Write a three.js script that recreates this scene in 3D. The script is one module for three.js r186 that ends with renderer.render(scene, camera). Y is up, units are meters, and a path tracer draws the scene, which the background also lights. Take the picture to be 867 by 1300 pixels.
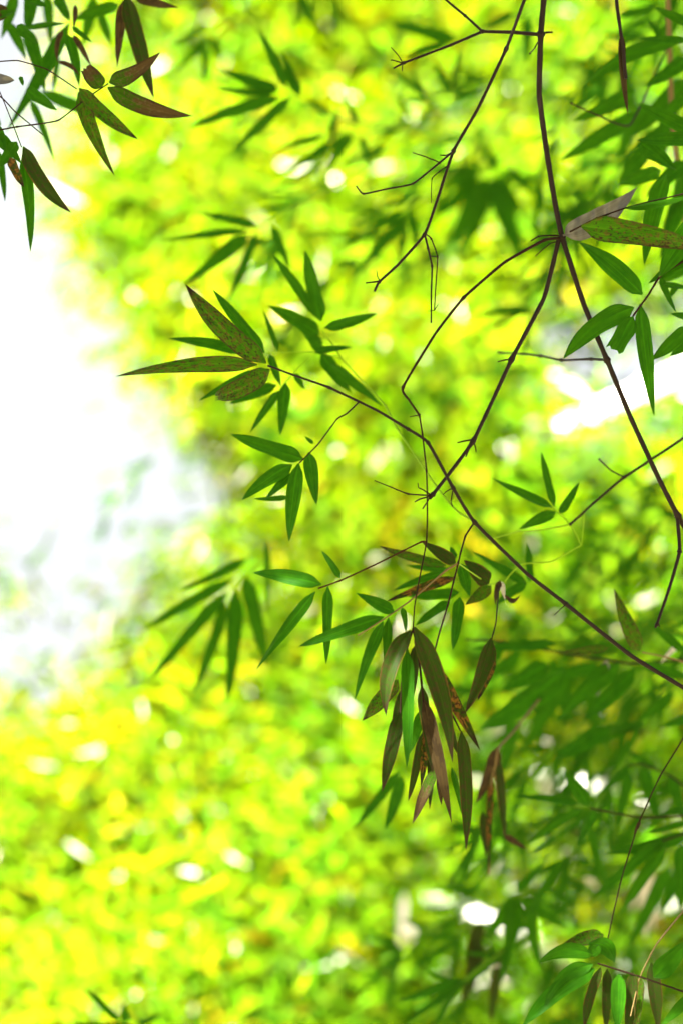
import * as THREE from 'three';
import { mergeGeometries } from 'three/addons/utils/BufferGeometryUtils.js';

// ---------------------------------------------------------------- camera, sky, sun, exposure
const FOV = 27, FOCUS = 1.6;
const scene = new THREE.Scene();
const camera = new THREE.PerspectiveCamera(FOV, 682 / 1024, 0.05, 400);
camera.position.set(0, 1.55, 0);
camera.rotation.set(12 * Math.PI / 180, 0, 0);
camera.updateMatrixWorld(true);
camera.focus = FOCUS;
camera.userData.fStop = 3.5;

const renderer = new THREE.WebGLRenderer({ antialias: true });
renderer.toneMapping = THREE.LinearToneMapping;
renderer.toneMappingExposure = 52;
renderer.shadowMap.enabled = true;

// value noise, used by the sky's faint haze and by the materials
const hash2 = (x, y) => { let h = Math.imul(x | 0, 374761393) + Math.imul(y | 0, 668265263); h = Math.imul(h ^ (h >>> 13), 1274126177); return ((h ^ (h >>> 16)) >>> 0) / 4294967296; };
const sm = t => t * t * (3 - 2 * t);
function noise(x, y) {
  const i = Math.floor(x), j = Math.floor(y), u = sm(x - i), v = sm(y - j);
  return (hash2(i, j) * (1 - u) + hash2(i + 1, j) * u) * (1 - v) + (hash2(i, j + 1) * (1 - u) + hash2(i + 1, j + 1) * u) * v;
}
const fbm = (x, y) => 0.5 * noise(x, y) + 0.3 * noise(x * 2.1 + 9, y * 2.1) + 0.2 * noise(x * 4.3, y * 4.3 + 7);

const sunDir = new THREE.Vector3(-0.38, 0.72, 0.35).normalize();
{
  const W = 128, H = 64, d = new Float32Array(W * H * 4);
  for (let j = 0; j < H; j++) for (let i = 0; i < W; i++) {
    const el = ((j + 0.5) / H - 0.5) * Math.PI, az = ((i + 0.5) / W - 0.5) * 2 * Math.PI;
    const v = new THREE.Vector3(Math.cos(el) * Math.cos(az), Math.sin(el), Math.cos(el) * Math.sin(az));
    const s = Math.max(0, v.dot(sunDir));
    const up = Math.max(0, v.y);
    const hz = 0.88 + 0.24 * fbm(az * 5 + 30, el * 9 + 12);
    let r = hz * (0.0216 - 0.0065 * up), g = hz * (0.0221 - 0.006 * up), b = hz * (0.0228 - 0.0045 * up);      // pale hazy sky
    const glow = 0.05 * Math.pow(s, 3) + 0.15 * Math.pow(s, 24);
    r += glow; g += glow * 0.98; b += glow * 0.92;
    const k = (j * W + i) * 4; d[k] = r; d[k + 1] = g; d[k + 2] = b; d[k + 3] = 1;
  }
  const sky = new THREE.DataTexture(d, W, H, THREE.RGBAFormat, THREE.FloatType);
  sky.mapping = THREE.EquirectangularReflectionMapping; sky.magFilter = sky.minFilter = THREE.LinearFilter; sky.needsUpdate = true;
  scene.background = sky; scene.environment = sky;
}
const sun = new THREE.DirectionalLight(new THREE.Color(1, 0.95, 0.84), 5);
sun.position.copy(sunDir).multiplyScalar(30); sun.target.position.set(0, 1.5, -5); scene.add(sun, sun.target);
sun.castShadow = true; sun.shadow.mapSize.set(2048, 2048);
Object.assign(sun.shadow.camera, { left: -12, right: 12, top: 12, bottom: -12, near: 1, far: 70 });

// ---------------------------------------------------------------- helpers
let seed = 20240611;
const rnd = () => { seed = (seed + 0x6D2B79F5) | 0; let t = Math.imul(seed ^ (seed >>> 15), 1 | seed); t = (t + Math.imul(t ^ (t >>> 7), 61 | t)) ^ t; return ((t ^ (t >>> 14)) >>> 0) / 4294967296; };
const rr = (a, b) => a + (b - a) * rnd();
const gauss = () => Math.sqrt(-2 * Math.log(1 - rnd() * 0.9999)) * Math.cos(6.28318 * rnd());
const TAN = Math.tan(FOV * Math.PI / 360);
const V = (x, y, z) => new THREE.Vector3(x, y, z);
// a direction read from the photograph (867 x 1300) and a distance along the view axis give a place
const P = (x, y, D) => V((x - 433.5) / 650 * TAN * D, (650 - y) / 650 * TAN * D, -D).applyMatrix4(camera.matrixWorld);
const MM = (px, D) => px / 650 * TAN * D;              // a size in photograph pixels at distance D, in metres

const used = {};
function numbered(n) { used[n] = (used[n] ?? -1) + 1; return used[n] ? `${n}_${String(used[n]).padStart(3, '0')}` : n; }
function thing(name, label, category, base, group) {
  const o = new THREE.Group(); o.name = numbered(name); o.position.copy(base); scene.add(o);
  o.userData = { label, category }; if (group) o.userData.group = group;
  return o;
}
function part(parent, name, geo, mat) {
  const m = new THREE.Mesh(geo, mat); m.name = name; m.castShadow = m.receiveShadow = true; parent.add(m); return m;
}

// ---------------------------------------------------------------- materials
const lin2s = c => Math.round(255 * Math.min(1, Math.max(0, c <= 0.0031308 ? c * 12.92 : 1.055 * Math.pow(c, 1 / 2.4) - 0.055)));
function tex(W, H, f, srgb = true) {
  const d = new Uint8Array(W * H * 4);
  for (let j = 0; j < H; j++) for (let i = 0; i < W; i++) {
    const c = f((i + 0.5) / W, (j + 0.5) / H), k = (j * W + i) * 4;
    for (let q = 0; q < 3; q++) d[k + q] = srgb ? lin2s(c[q]) : Math.round(255 * Math.min(1, Math.max(0, c[q])));
    d[k + 3] = 255;
  }
  const t = new THREE.DataTexture(d, W, H); t.magFilter = t.minFilter = THREE.LinearFilter;
  t.wrapS = t.wrapT = THREE.ClampToEdgeWrapping; if (srgb) t.colorSpace = THREE.SRGBColorSpace; t.needsUpdate = true; return t;
}
const mix3 = (a, b, t) => [a[0] + (b[0] - a[0]) * t, a[1] + (b[1] - a[1]) * t, a[2] + (b[2] - a[2]) * t];
const step = (a, b, x) => sm(Math.min(1, Math.max(0, (x - a) / (b - a))));
const veins = (u, v, s) => 0.66 + 0.48 * noise(u * 22 + s, v * 2.2) + 0.22 * noise(u * 9 + s * 3, v * 5);
function leafTex(kind, s) {
  return tex(96, 384, (u, v) => {
    const e = Math.abs(u - 0.5) * 2, k = veins(u, v, s), n = fbm(u * 3 + s * 5, v * 12 + s), n2 = fbm(u * 9 + s, v * 36 + s * 7);
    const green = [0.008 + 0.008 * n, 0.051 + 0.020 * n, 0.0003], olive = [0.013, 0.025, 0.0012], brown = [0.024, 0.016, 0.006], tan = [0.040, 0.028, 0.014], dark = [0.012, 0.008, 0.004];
    let c;
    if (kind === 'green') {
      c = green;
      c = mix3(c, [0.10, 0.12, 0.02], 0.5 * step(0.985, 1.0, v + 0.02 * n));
    } else if (kind === 'spotted') {
      c = mix3(green, [0.034, 0.066, 0.002], 0.6 * n);
      c = mix3(c, [0.042, 0.030, 0.006], 0.75 * step(0.50, 0.62, n2 + 0.18 * (n - 0.5) + 0.1 * (v - 0.5)));
      c = mix3(c, dark, 0.9 * step(0.60, 0.67, fbm(u * 20 + s * 2, v * 46 + s) + 0.25 * (fbm(u * 2 + s, v * 5 + s) - 0.5) + 0.10 * (v - 0.6) + 0.06 * e));
      c = mix3(c, brown, step(0.80, 0.98, e + 0.35 * (n - 0.5)) * 0.85);
      c = mix3(c, dark, step(0.87, 0.93, v + 0.14 * (n - 0.5)));
    } else if (kind === 'olive') {
      c = mix3(olive, [0.010, 0.028, 0.0012], n);
      c = mix3(c, brown, 0.7 * step(0.55, 0.64, n2));
      c = mix3(c, [0.050, 0.026, 0.006], step(0.82, 1.0, e + 0.5 * (n - 0.5)) * 0.9);
      c = mix3(c, brown, step(0.84, 0.92, v + 0.2 * (n - 0.5)));
    } else if (kind === 'rust') {
      c = mix3([0.075, 0.036, 0.006], olive, step(0.4, 0.6, n));
      c = mix3(c, dark, 0.85 * step(0.52, 0.6, n2));
      c = mix3(c, dark, step(0.86, 0.94, v + 0.1 * n));
    } else if (kind === 'dry') {
      c = mix3(brown, tan, step(0.5, 0.75, fbm(u * 14 + s, v * 5)) * 0.4);
      c = mix3(c, dark, 0.7 * step(0.5, 0.65, n));
    } else if (kind === 'browning') {
      c = mix3(olive, green, 0.5 * n);
      c = mix3(c, [0.028, 0.018, 0.007], step(0.25, 0.5, v + 0.5 * (n - 0.5)));
      c = mix3(c, tan, 0.6 * step(0.60, 0.68, n2));
      c = mix3(c, dark, step(0.7, 0.95, e + 0.4 * (n - 0.5)) * 0.7);
    } else if (kind === 'pale') {
      c = mix3([0.30, 0.29, 0.27], [0.20, 0.18, 0.14], n);
    }
    const rib = 1 + 0.22 * Math.exp(-Math.pow((u - 0.5) / 0.03, 2));
    return c.map(x => x * k * rib);
  });
}
const veinBump = tex(128, 256, (u, v) => { const b = 0.5 + 0.4 * Math.sin(u * 6.283 * 15) * (0.6 + 0.4 * noise(u * 20, v * 4)) - 0.5 * Math.exp(-Math.pow((u - 0.5) / 0.025, 2)) + 0.1 * noise(u * 60, v * 20); return [b, b, b]; }, false);
function leafMat(map, color, transmission, coat = 0.02, coatRough = 0.35) {
  return new THREE.MeshPhysicalMaterial({ map, color: new THREE.Color().setRGB(...color), roughness: 0.92, transmission, thickness: 0, ior: 1.4, specularIntensity: 0.05, clearcoat: coat, clearcoatRoughness: coatRough, side: THREE.DoubleSide, bumpMap: veinBump, bumpScale: 0.00025 });
}
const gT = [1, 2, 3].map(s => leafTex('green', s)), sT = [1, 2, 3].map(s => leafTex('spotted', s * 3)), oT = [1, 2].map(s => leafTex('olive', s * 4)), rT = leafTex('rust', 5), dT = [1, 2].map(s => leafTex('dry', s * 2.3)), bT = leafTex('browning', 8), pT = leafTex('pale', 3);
const M = {
  g: [leafMat(gT[0], [1, 1, 1], 0.5), leafMat(gT[1], [0.9, 0.92, 1], 0.48), leafMat(gT[2], [1.15, 1.05, 1], 0.52)],          // mature green, darkened further to put the near shade into the colour
  l: [leafMat(gT[1], [1.2, 1.1, 1], 0.55), leafMat(gT[2], [1.3, 1.15, 1], 0.55)],                                               // same green lightened, backlight put into the tint
  s: sT.map(t => leafMat(t, [1, 1, 1], 0.42)), o: oT.map(t => leafMat(t, [0.8, 0.8, 0.8], 0.32, 0.04, 0.4)),
  r: [leafMat(rT, [1, 1, 1], 0.3)], d: dT.map(t => leafMat(t, [1, 1, 1], 0.25, 0.03, 0.5)), b: [leafMat(bT, [1, 1, 1], 0.28)],
  p: [leafMat(pT, [1, 1, 1], 0.3)],
  w: [leafMat(pT, [0.13, 0.135, 0.14], 0.1, 0.6, 0.3)],                                                                          // waxy leaf, grey tint painted in for its sheen
};
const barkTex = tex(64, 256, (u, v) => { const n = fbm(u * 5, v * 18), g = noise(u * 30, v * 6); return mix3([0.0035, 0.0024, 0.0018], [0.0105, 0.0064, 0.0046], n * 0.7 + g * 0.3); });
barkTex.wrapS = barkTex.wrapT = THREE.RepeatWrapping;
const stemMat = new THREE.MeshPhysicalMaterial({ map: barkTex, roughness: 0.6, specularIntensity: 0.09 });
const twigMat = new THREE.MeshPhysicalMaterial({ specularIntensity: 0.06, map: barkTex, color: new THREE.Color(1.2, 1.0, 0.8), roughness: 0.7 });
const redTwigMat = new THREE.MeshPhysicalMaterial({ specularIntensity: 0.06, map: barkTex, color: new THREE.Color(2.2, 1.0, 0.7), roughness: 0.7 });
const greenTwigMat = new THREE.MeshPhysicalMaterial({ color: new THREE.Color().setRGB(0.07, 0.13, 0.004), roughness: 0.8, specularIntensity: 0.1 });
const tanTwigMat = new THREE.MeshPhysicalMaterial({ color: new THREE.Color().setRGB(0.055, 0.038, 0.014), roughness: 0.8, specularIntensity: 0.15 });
const culmTex = tex(64, 256, (u, v) => { const n = fbm(u * 4, v * 8); return mix3([0.36, 0.345, 0.32], [0.22, 0.22, 0.18], step(0.45, 0.7, n)); });
culmTex.wrapS = culmTex.wrapT = THREE.RepeatWrapping;
const paleCulmMat = new THREE.MeshPhysicalMaterial({ map: culmTex, roughness: 0.45, clearcoat: 0.3 });
const greenCulmMat = new THREE.MeshPhysicalMaterial({ map: culmTex, color: new THREE.Color(0.22, 0.38, 0.03), roughness: 0.6, specularIntensity: 0.2 });
const TW = { stem: stemMat, twig: twigMat, red: redTwigMat, green: greenTwigMat, tan: tanTwigMat };

// ---------------------------------------------------------------- leaf and stem shapes
function leafGeo(base, tip, width, o = {}) {
  const N = o.rows ?? 20, C = o.cols ?? 6, axis = tip.clone().sub(base), L = axis.length(), a = axis.clone().normalize();
  let n = camera.position.clone().sub(base); n.addScaledVector(a, -n.dot(a)).normalize();
  n.applyAxisAngle(a, o.roll ?? 0);
  const side = new THREE.Vector3().crossVectors(a, n);
  const bend = (o.bend ?? 0) * L, bow = (o.bow ?? 0) * L, fold = o.fold ?? 0.25, ph = o.phase ?? 0, cut = o.cut ?? 1, twist = o.twist ?? 0, shape = 2.1 + 1.3 * Math.abs(Math.sin(ph * 3.7));
  const pos = [], uv = [], idx = [];
  for (let i = 0; i <= N; i++) {
    const t = i / N, s = Math.max(0, (t * cut - 0.035) / 0.965);
    let w = Math.sqrt(Math.max(0, 1 - (1 - Math.min(1, s / 0.2)) ** 2)) * (1 - Math.pow(s, shape));
    w = Math.max(w * (1 + 0.05 * Math.sin(ph + t * 9)), i === N && cut === 1 ? 0.012 : 0.07 * (1 - t) + 0.012);
    const arch = 4 * t * (1 - t), tw = twist * t;
    const ss = side.clone().applyAxisAngle(a, tw), nn = n.clone().applyAxisAngle(a, tw);
    for (let j = 0; j <= C; j++) {
      const u = j / C * 2 - 1, h = w * width / 2;
      const p = base.clone().addScaledVector(axis, t * (1 + (cut < 1 && i === N ? 0.05 * Math.sin(j * 2.7 + ph) : 0)))
        .addScaledVector(n, bend * arch + (o.hook ? o.hook * L * Math.pow(Math.max(0, t - 0.72) / 0.28, 2) : 0)).addScaledVector(side, bow * arch)
        .addScaledVector(ss, u * h * (1 - fold * 0.15))
        .addScaledVector(nn, fold * Math.abs(u) * h + 0.10 * h * Math.sin(ph * 2 + t * 7 + u * 2) + (o.ripple ? o.ripple * L * w * Math.sin(t * 34 + u * 1.5 + ph) : 0));
      pos.push(p.x, p.y, p.z); uv.push(j / C, t * cut);
    }
  }
  for (let i = 0; i < N; i++) for (let j = 0; j < C; j++) { const k = i * (C + 1) + j; idx.push(k, k + 1, k + C + 1, k + 1, k + C + 2, k + C + 1); }
  const g = new THREE.BufferGeometry();
  g.setAttribute('position', new THREE.Float32BufferAttribute(pos, 3)); g.setAttribute('uv', new THREE.Float32BufferAttribute(uv, 2)); g.setIndex(idx); g.computeVertexNormals();
  return g;
}
// tapered stem through points; a point with a fourth value > 1 is a swollen node
function stemGeo(pts, radii, swell, R = 8) {
  const curve = new THREE.CatmullRomCurve3(pts, false, 'catmullrom', 0.22), n = pts.length - 1, per = 10, total = n * per;
  const pos = [], uv = [], idx = [];
  let up = V(0.3, 0.2, 1).normalize(), len = 0, last = null;
  for (let i = 0; i <= total; i++) {
    const t = i / total, p = curve.getPoint(t), tan = curve.getTangent(t);
    if (last) len += p.distanceTo(last); last = p;
    up.addScaledVector(tan, -up.dot(tan)).normalize();
    const b = new THREE.Vector3().crossVectors(tan, up);
    const s = Math.min(n - 1e-6, t * n), k = Math.floor(s), f = s - k;
    let r = radii[k] + (radii[k + 1] - radii[k]) * f;
    for (const kk of [k, k + 1]) if (swell[kk]) { const d = Math.abs(s - kk) * per; r *= 1 + swell[kk] * Math.exp(-d * d / 0.5); }
    r *= 1 + 0.05 * Math.sin(i * 1.7);
    for (let j = 0; j <= R; j++) {
      const an = j / R * Math.PI * 2, c = Math.cos(an) * r, d = Math.sin(an) * r;
      pos.push(p.x + up.x * c + b.x * d, p.y + up.y * c + b.y * d, p.z + up.z * c + b.z * d); uv.push(j / R, len * 12);
    }
  }
  for (let i = 0; i < total; i++) for (let j = 0; j < R; j++) { const k = i * (R + 1) + j; idx.push(k, k + R + 1, k + 1, k + 1, k + R + 1, k + R + 2); }
  for (const e of [0, total]) {          // closed ends
    const c = pos.length / 3, q = curve.getPoint(e / total), o = e * (R + 1); pos.push(q.x, q.y, q.z); uv.push(0.5, 0);
    for (let j = 0; j < R; j++) e ? idx.push(c, o + j, o + j + 1) : idx.push(c, o + j + 1, o + j);
  }
  const g = new THREE.BufferGeometry();
  g.setAttribute('position', new THREE.Float32BufferAttribute(pos, 3)); g.setAttribute('uv', new THREE.Float32BufferAttribute(uv, 2)); g.setIndex(idx); g.computeVertexNormals();
  return g;
}
const nodeShape = new THREE.LatheGeometry([[0.0, -1], [0.62, -0.9], [0.78, -0.35], [1, -0.1], [0.86, 0.15], [0.95, 0.4], [0.66, 0.85], [0, 1]].map(p => new THREE.Vector2(p[0], p[1])), 10);
/* A branch: D is its distance; stems: [name, material, radius px (or [from, to]), [[x, y, D?, swell?], ...]];
   leaves: [base x, base y, tip x, tip y, width px, kind, options]. The first stem is the thing's base. */
function branch(name, label, category, D, stems, leaves, group) {
  const dOf = p => (typeof p[2] === 'number' ? p[2] : D);
  const b0 = stems[0][3][0], base = P(b0[0], b0[1], dOf(b0));
  const t = thing(name, label, category, base, group), back = new THREE.Matrix4().makeTranslation(-base.x, -base.y, -base.z);
  for (const [nm, mat, r, pts] of stems) {
    const ra = Array.isArray(r) ? r : [r, r * 0.75];
    const g = stemGeo(pts.map(p => P(p[0], p[1], dOf(p))), pts.map((p, i) => 0.88 * MM(ra[0] + (ra[1] - ra[0]) * i / (pts.length - 1), dOf(p))), pts.map(p => p[3] ?? 0));
    const st = part(t, nm, g.applyMatrix4(back), TW[mat]);
    if (ra[0] >= 1.5) pts.forEach((p, i) => {       // the joints of the stem
      if (!p[3] || p[3] < 0.4 || i === 0) return;
      const at = P(p[0], p[1], dOf(p)), r = 0.88 * MM(ra[0] + (ra[1] - ra[0]) * i / (pts.length - 1), dOf(p)), q = pts[i + 1] ?? pts[i - 1];
      const n = nodeShape.clone().scale(r * 1.55, r * 1.1, r * 1.55).applyQuaternion(new THREE.Quaternion().setFromUnitVectors(V(0, 1, 0), P(q[0], q[1], dOf(q)).sub(at).normalize()));
      part(st, 'node', n.translate(at.x - base.x, at.y - base.y, at.z - base.z), TW[mat]);
    });
  }
  for (const [bx, by, tx, ty, w, kind, o = {}] of leaves) {
    const d = o.D ?? D, len = MM(Math.hypot(tx - bx, ty - by), d), list = M[kind];
    const dt = o.dt ?? rr(-0.28, 0.28) * len;
    const g = leafGeo(P(bx, by, d), P(tx, ty, d + dt), MM(w, d), { roll: rr(-0.35, 0.35), bend: rr(-0.05, 0.06), bow: rr(-0.025, 0.025), fold: rr(0.1, 0.35), phase: rr(0, 6), rows: d > 2.4 ? 12 : 20, cols: d > 2.4 ? 4 : 6, ...o });
    part(t, 'leaf', g.applyMatrix4(back), list[Math.floor(rnd() * list.length)]);
  }
  return t;
}
const SW = 0.55;     // the swelling of a node

// ---------------------------------------------------------------- ground
{
  const g = new THREE.PlaneGeometry(300, 300, 60, 60).rotateX(-Math.PI / 2), p = g.attributes.position;
  for (let i = 0; i < p.count; i++) p.setY(i, 0.5 * (fbm(p.getX(i) * 0.08 + 40, p.getZ(i) * 0.08 + 40) - 0.5) - 0.1);
  g.computeVertexNormals();
  const t = tex(512, 512, (u, v) => { const n = fbm(u * 40, v * 40), m = fbm(u * 120 + 5, v * 120); return mix3(mix3([0.07, 0.045, 0.022], [0.14, 0.10, 0.05], m), [0.05, 0.07, 0.015], step(0.5, 0.6, n)); });
  t.wrapS = t.wrapT = THREE.RepeatWrapping; t.repeat.set(60, 60);
  const m = new THREE.Mesh(g, new THREE.MeshStandardMaterial({ map: t, roughness: 1 })); m.name = 'ground'; m.receiveShadow = true; m.userData = { kind: 'structure', label: 'leaf littered brown ground under the bamboo', category: 'ground' }; scene.add(m);
}

// ---------------------------------------------------------------- background bamboo: culms and crowns
const tinyLeaf = (() => {
  const N = 4, pos = [], uv = [], idx = [], W = [0.06, 0.9, 1, 0.62, 0.02];
  for (let i = 0; i <= N; i++) for (const u of [-1, 0, 1]) { const t = i / N; pos.push(u * W[i] * 0.5, t, 0.12 * W[i] * Math.abs(u) - 0.1 * 4 * t * (1 - t) * -1); uv.push(u / 2 + 0.5, t); }
  for (let i = 0; i < N; i++) for (let j = 0; j < 2; j++) { const k = i * 3 + j; idx.push(k, k + 1, k + 3, k + 1, k + 4, k + 3); }
  const g = new THREE.BufferGeometry(); g.setAttribute('position', new THREE.Float32BufferAttribute(pos, 3)); g.setAttribute('uv', new THREE.Float32BufferAttribute(uv, 2)); g.setIndex(idx); g.computeVertexNormals(); return g;
})();
const crownMat = new THREE.MeshPhysicalMaterial({ color: 0xffffff, roughness: 0.92, transmission: 0.55, thickness: 0, ior: 1.4, specularIntensity: 0.03, side: THREE.DoubleSide });
const skyEdge = [[-2500, -900], [40, -900], [70, 0], [66, 230], [128, 330], [150, 420], [235, 490], [305, 555], [335, 640], [235, 705], [145, 805], [75, 880], [-40, 920], [-300, 930], [-2500, 950]];
function inSky(x, y) {
  let c = false;
  for (let i = 0, j = skyEdge.length - 1; i < skyEdge.length; j = i++) { const [a, b] = skyEdge[i], [p, q] = skyEdge[j]; if ((b > y) !== (q > y) && x < (p - a) * (y - b) / (q - b) + a) c = !c; }
  return c;
}
const PAL = {   // leaf colours (sunlit yellow put into the greens, yellowing by age, pale highlight stand-ins) and how often each occurs
  yellow: [[0.080, 0.122, 0.0001, 7], [0.063, 0.118, 0.0001, 6], [0.036, 0.105, 0.0002, 3], [0.13, 0.112, 0.001, 1.6], [0.34, 0.32, 0.26, 0.22]],
  gold: [[0.115, 0.122, 0.0004, 5], [0.14, 0.108, 0.0006, 2], [0.072, 0.122, 0.0004, 5], [0.34, 0.32, 0.26, 0.25]],
  mixed: [[0.076, 0.122, 0.0001, 5], [0.050, 0.116, 0.0002, 5], [0.032, 0.100, 0.0004, 4], [0.13, 0.105, 0.001, 0.9], [0.34, 0.32, 0.28, 0.2]],
  green: [[0.058, 0.118, 0.0002, 4], [0.036, 0.104, 0.0003, 6], [0.030, 0.092, 0.0004, 3], [0.12, 0.085, 0.002, 0.4], [0.34, 0.32, 0.28, 0.2]],
};
function crown(parent, base, name, clumps, nLeaf, palette, spread, gapped = true, scale = 1) {
  const inst = [], near = { yellow: ['yellow', 'yellow', 'yellow', 'yellow', 'yellow', 'yellow', 'mixed', 'mixed', 'gold'], mixed: ['mixed', 'mixed', 'yellow', 'green', 'green'], green: ['green', 'green', 'green', 'mixed', 'gold'] }[palette], col = new THREE.Color(), q = new THREE.Quaternion(), m4 = new THREE.Matrix4();
  const inv = camera.matrixWorldInverse.copy(camera.matrixWorld).invert();
  for (const c of clumps) {
    const pal = PAL[near[Math.floor(rnd() * near.length)]], n = nLeaf * rr(0.6, 1.4), size = rr(0.8, 1.2);     // clumps differ in colour, density and leaf size
    for (let i = 0; i < n; i++) {
      const p = V(c.x + gauss() * spread, c.y + gauss() * spread * 0.8, c.z + gauss() * spread);
      if (p.y < 0.1) continue;
      if (gapped) { const v = p.clone().applyMatrix4(inv), D = -v.z; if (D < 3.2) continue; const x = v.x / (TAN * D) * 650 + 433.5, y = 650 - v.y / (TAN * D) * 650; if (inSky(x + gauss() * 34, y + gauss() * 34) && rnd() > 0.015) continue; if (((x - 800) / 120) ** 2 + ((y - 445) / 62) ** 2 < 1 && rnd() > 0.4) continue; }
      const dir = V(gauss(), gauss() * 0.6 - 0.55, gauss()).normalize();
      q.setFromUnitVectors(V(0, 1, 0), dir); q.multiply(new THREE.Quaternion().setFromAxisAngle(V(0, 1, 0), rr(0, 6.28)));
      const L = rr(0.08, 0.15) * scale * size, W = L * rr(0.13, 0.19);
      inst.push([m4.compose(p.sub(base), q, V(W, L, W * 2)).clone(), pal]);
    }
  }
  const mesh = new THREE.InstancedMesh(tinyLeaf, crownMat, inst.length); mesh.name = name; mesh.castShadow = mesh.receiveShadow = true;
  inst.forEach(([m, pal], i) => {
    mesh.setMatrixAt(i, m);
    let r = rnd() * pal.reduce((a, p) => a + p[3], 0), k = 0; while (k < pal.length - 1 && (r -= pal[k][3]) > 0) k++;
    const f = rr(0.8, 1.2), h = rr(0.9, 1.1); mesh.setColorAt(i, col.setRGB(pal[k][0] * f * h, pal[k][1] * f, pal[k][2] * f));
  });
  mesh.userData.kind = 'stuff'; parent.add(mesh); return inst.length;
}
function culmGeo(pts, r0, r1) {
  const c = new THREE.CatmullRomCurve3(pts), L = c.getLength(), n = Math.max(4, Math.round(L / 0.28)), q = c.getSpacedPoints(n);
  return stemGeo(q, q.map((_, i) => r0 + (r1 - r0) * i / n), q.map(() => 0.14), 10);
}
let total = 0;
function plant(label, rect, dep, nClump, nLeaf, palette, spread, scale = 1, sprigs = null) {
  const [x0, x1, y0, y1] = rect, clumps = [];
  while (clumps.length < nClump) {
    const x = rr(x0, x1), y = rr(y0, y1); if (inSky(x, y)) continue;
    const c = P(x, y, dep[0] - (y + 200) / 1600 * 2.3 + rr(-dep[1], dep[1])); if (c.y > 0.2) clumps.push(c); else { c.y = rr(0.2, 0.8); clumps.push(c); }
  }
  const mid = P((x0 + x1) / 2, (y0 + y1) / 2, dep[0] - ((y0 + y1) / 2 + 200) / 1600 * 2.3 + 0.3);
  const base = V(mid.x + rr(0.1, 0.4), -0.15, mid.z - 0.3), t = thing('bamboo_plant', label, 'bamboo', base, 'sunlit bamboo plants in the background');
  const top = V(mid.x - 0.2, mid.y + 0.7, mid.z + 0.1);
  part(t, 'culm', culmGeo([V(0, 0, 0), V(0.02, (top.y) * 0.5, 0), top.clone().sub(base)], 0.022, 0.008), greenCulmMat);
  // side branches reach from the culm into the clumps of leaves
  for (let i = 0; i < Math.min(5, clumps.length); i++) {
    const c = clumps[i].clone().sub(base), h = Math.min(top.y, Math.max(0.4, c.y * 0.85));
    const from = V((top.x - base.x) * h / top.y * 0.6, h, (top.z - base.z) * h / top.y * 0.6);
    part(t, 'branch', stemGeo([from, from.clone().lerp(c, 0.5).add(V(0, 0.12, 0)), c], [0.008, 0.005, 0.003], [0, 0.3, 0], 6), greenCulmMat);
  }
  total += crown(t, base, 'crown', clumps, nLeaf, palette, spread, true, scale);
  if (sprigs) { total += crown(t, base, 'sprigs', sprigs.map(p => P(...p)), 46, palette, 0.085, false, scale); }
}
plant('yellow green bamboo crown at the edge of the open white sky', [80, 430, -160, 600], [6.5, 0.3], 62, 270, 'yellow', 0.14, 0.74);
plant('bright yellow bamboo crown behind the bare zigzag twig', [380, 720, -220, 420], [6.5, 0.3], 64, 270, 'yellow', 0.14, 0.74);
plant('green and yellow bamboo crown behind the thick dark hanging branch', [660, 1250, -220, 380], [6.5, 0.3], 58, 250, 'mixed', 0.15, 0.76);
plant('yellow bamboo crown behind the long diagonal stem with speckled leaves', [240, 640, 380, 820], [6.5, 0.3], 58, 260, 'yellow', 0.14, 0.74);
plant('green bamboo crown below the upper pale leaning culm', [600, 1250, 560, 900], [6.5, 0.3], 52, 240, 'mixed', 0.15, 0.76);
plant('low yellow green bamboo foliage under the open white sky', [-420, 330, 880, 1450], [6.5, 0.3], 66, 400, 'yellow', 0.16, 0.6, [[205, 742, 5.2], [14, 742, 5.2], [230, 700, 5.3], [170, 770, 5.1]]);
plant('low mottled bamboo foliage behind the lower pale leaning culm', [270, 620, 860, 1450], [6.5, 0.3], 50, 390, 'mixed', 0.17, 0.6);
plant('dark green bamboo foliage behind the hanging brown leaves', [580, 1250, 860, 1480], [6.5, 0.3], 46, 240, 'green', 0.19, 0.75);
{ // a far mass of bamboo, low down
  const base = P(433, 1200, 12); base.y = 0; const cl = [];
  for (let i = 0; i < 90; i++) { const p = P(rr(-700, 1500), rr(930, 1500), rr(10.5, 13)); p.y = Math.max(p.y, rr(0.2, 1.2)); cl.push(p); }
  const t = new THREE.Group(); t.position.copy(base); total += crown(t, base, 'bamboo_thicket', cl, 260, 'green', 0.4, true, 1.6);
  const m = t.children[0]; t.remove(m); m.position.copy(base); m.userData = { kind: 'stuff', label: 'far green mass of bamboo leaves low behind everything', category: 'foliage' }; scene.add(m);
}
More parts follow.
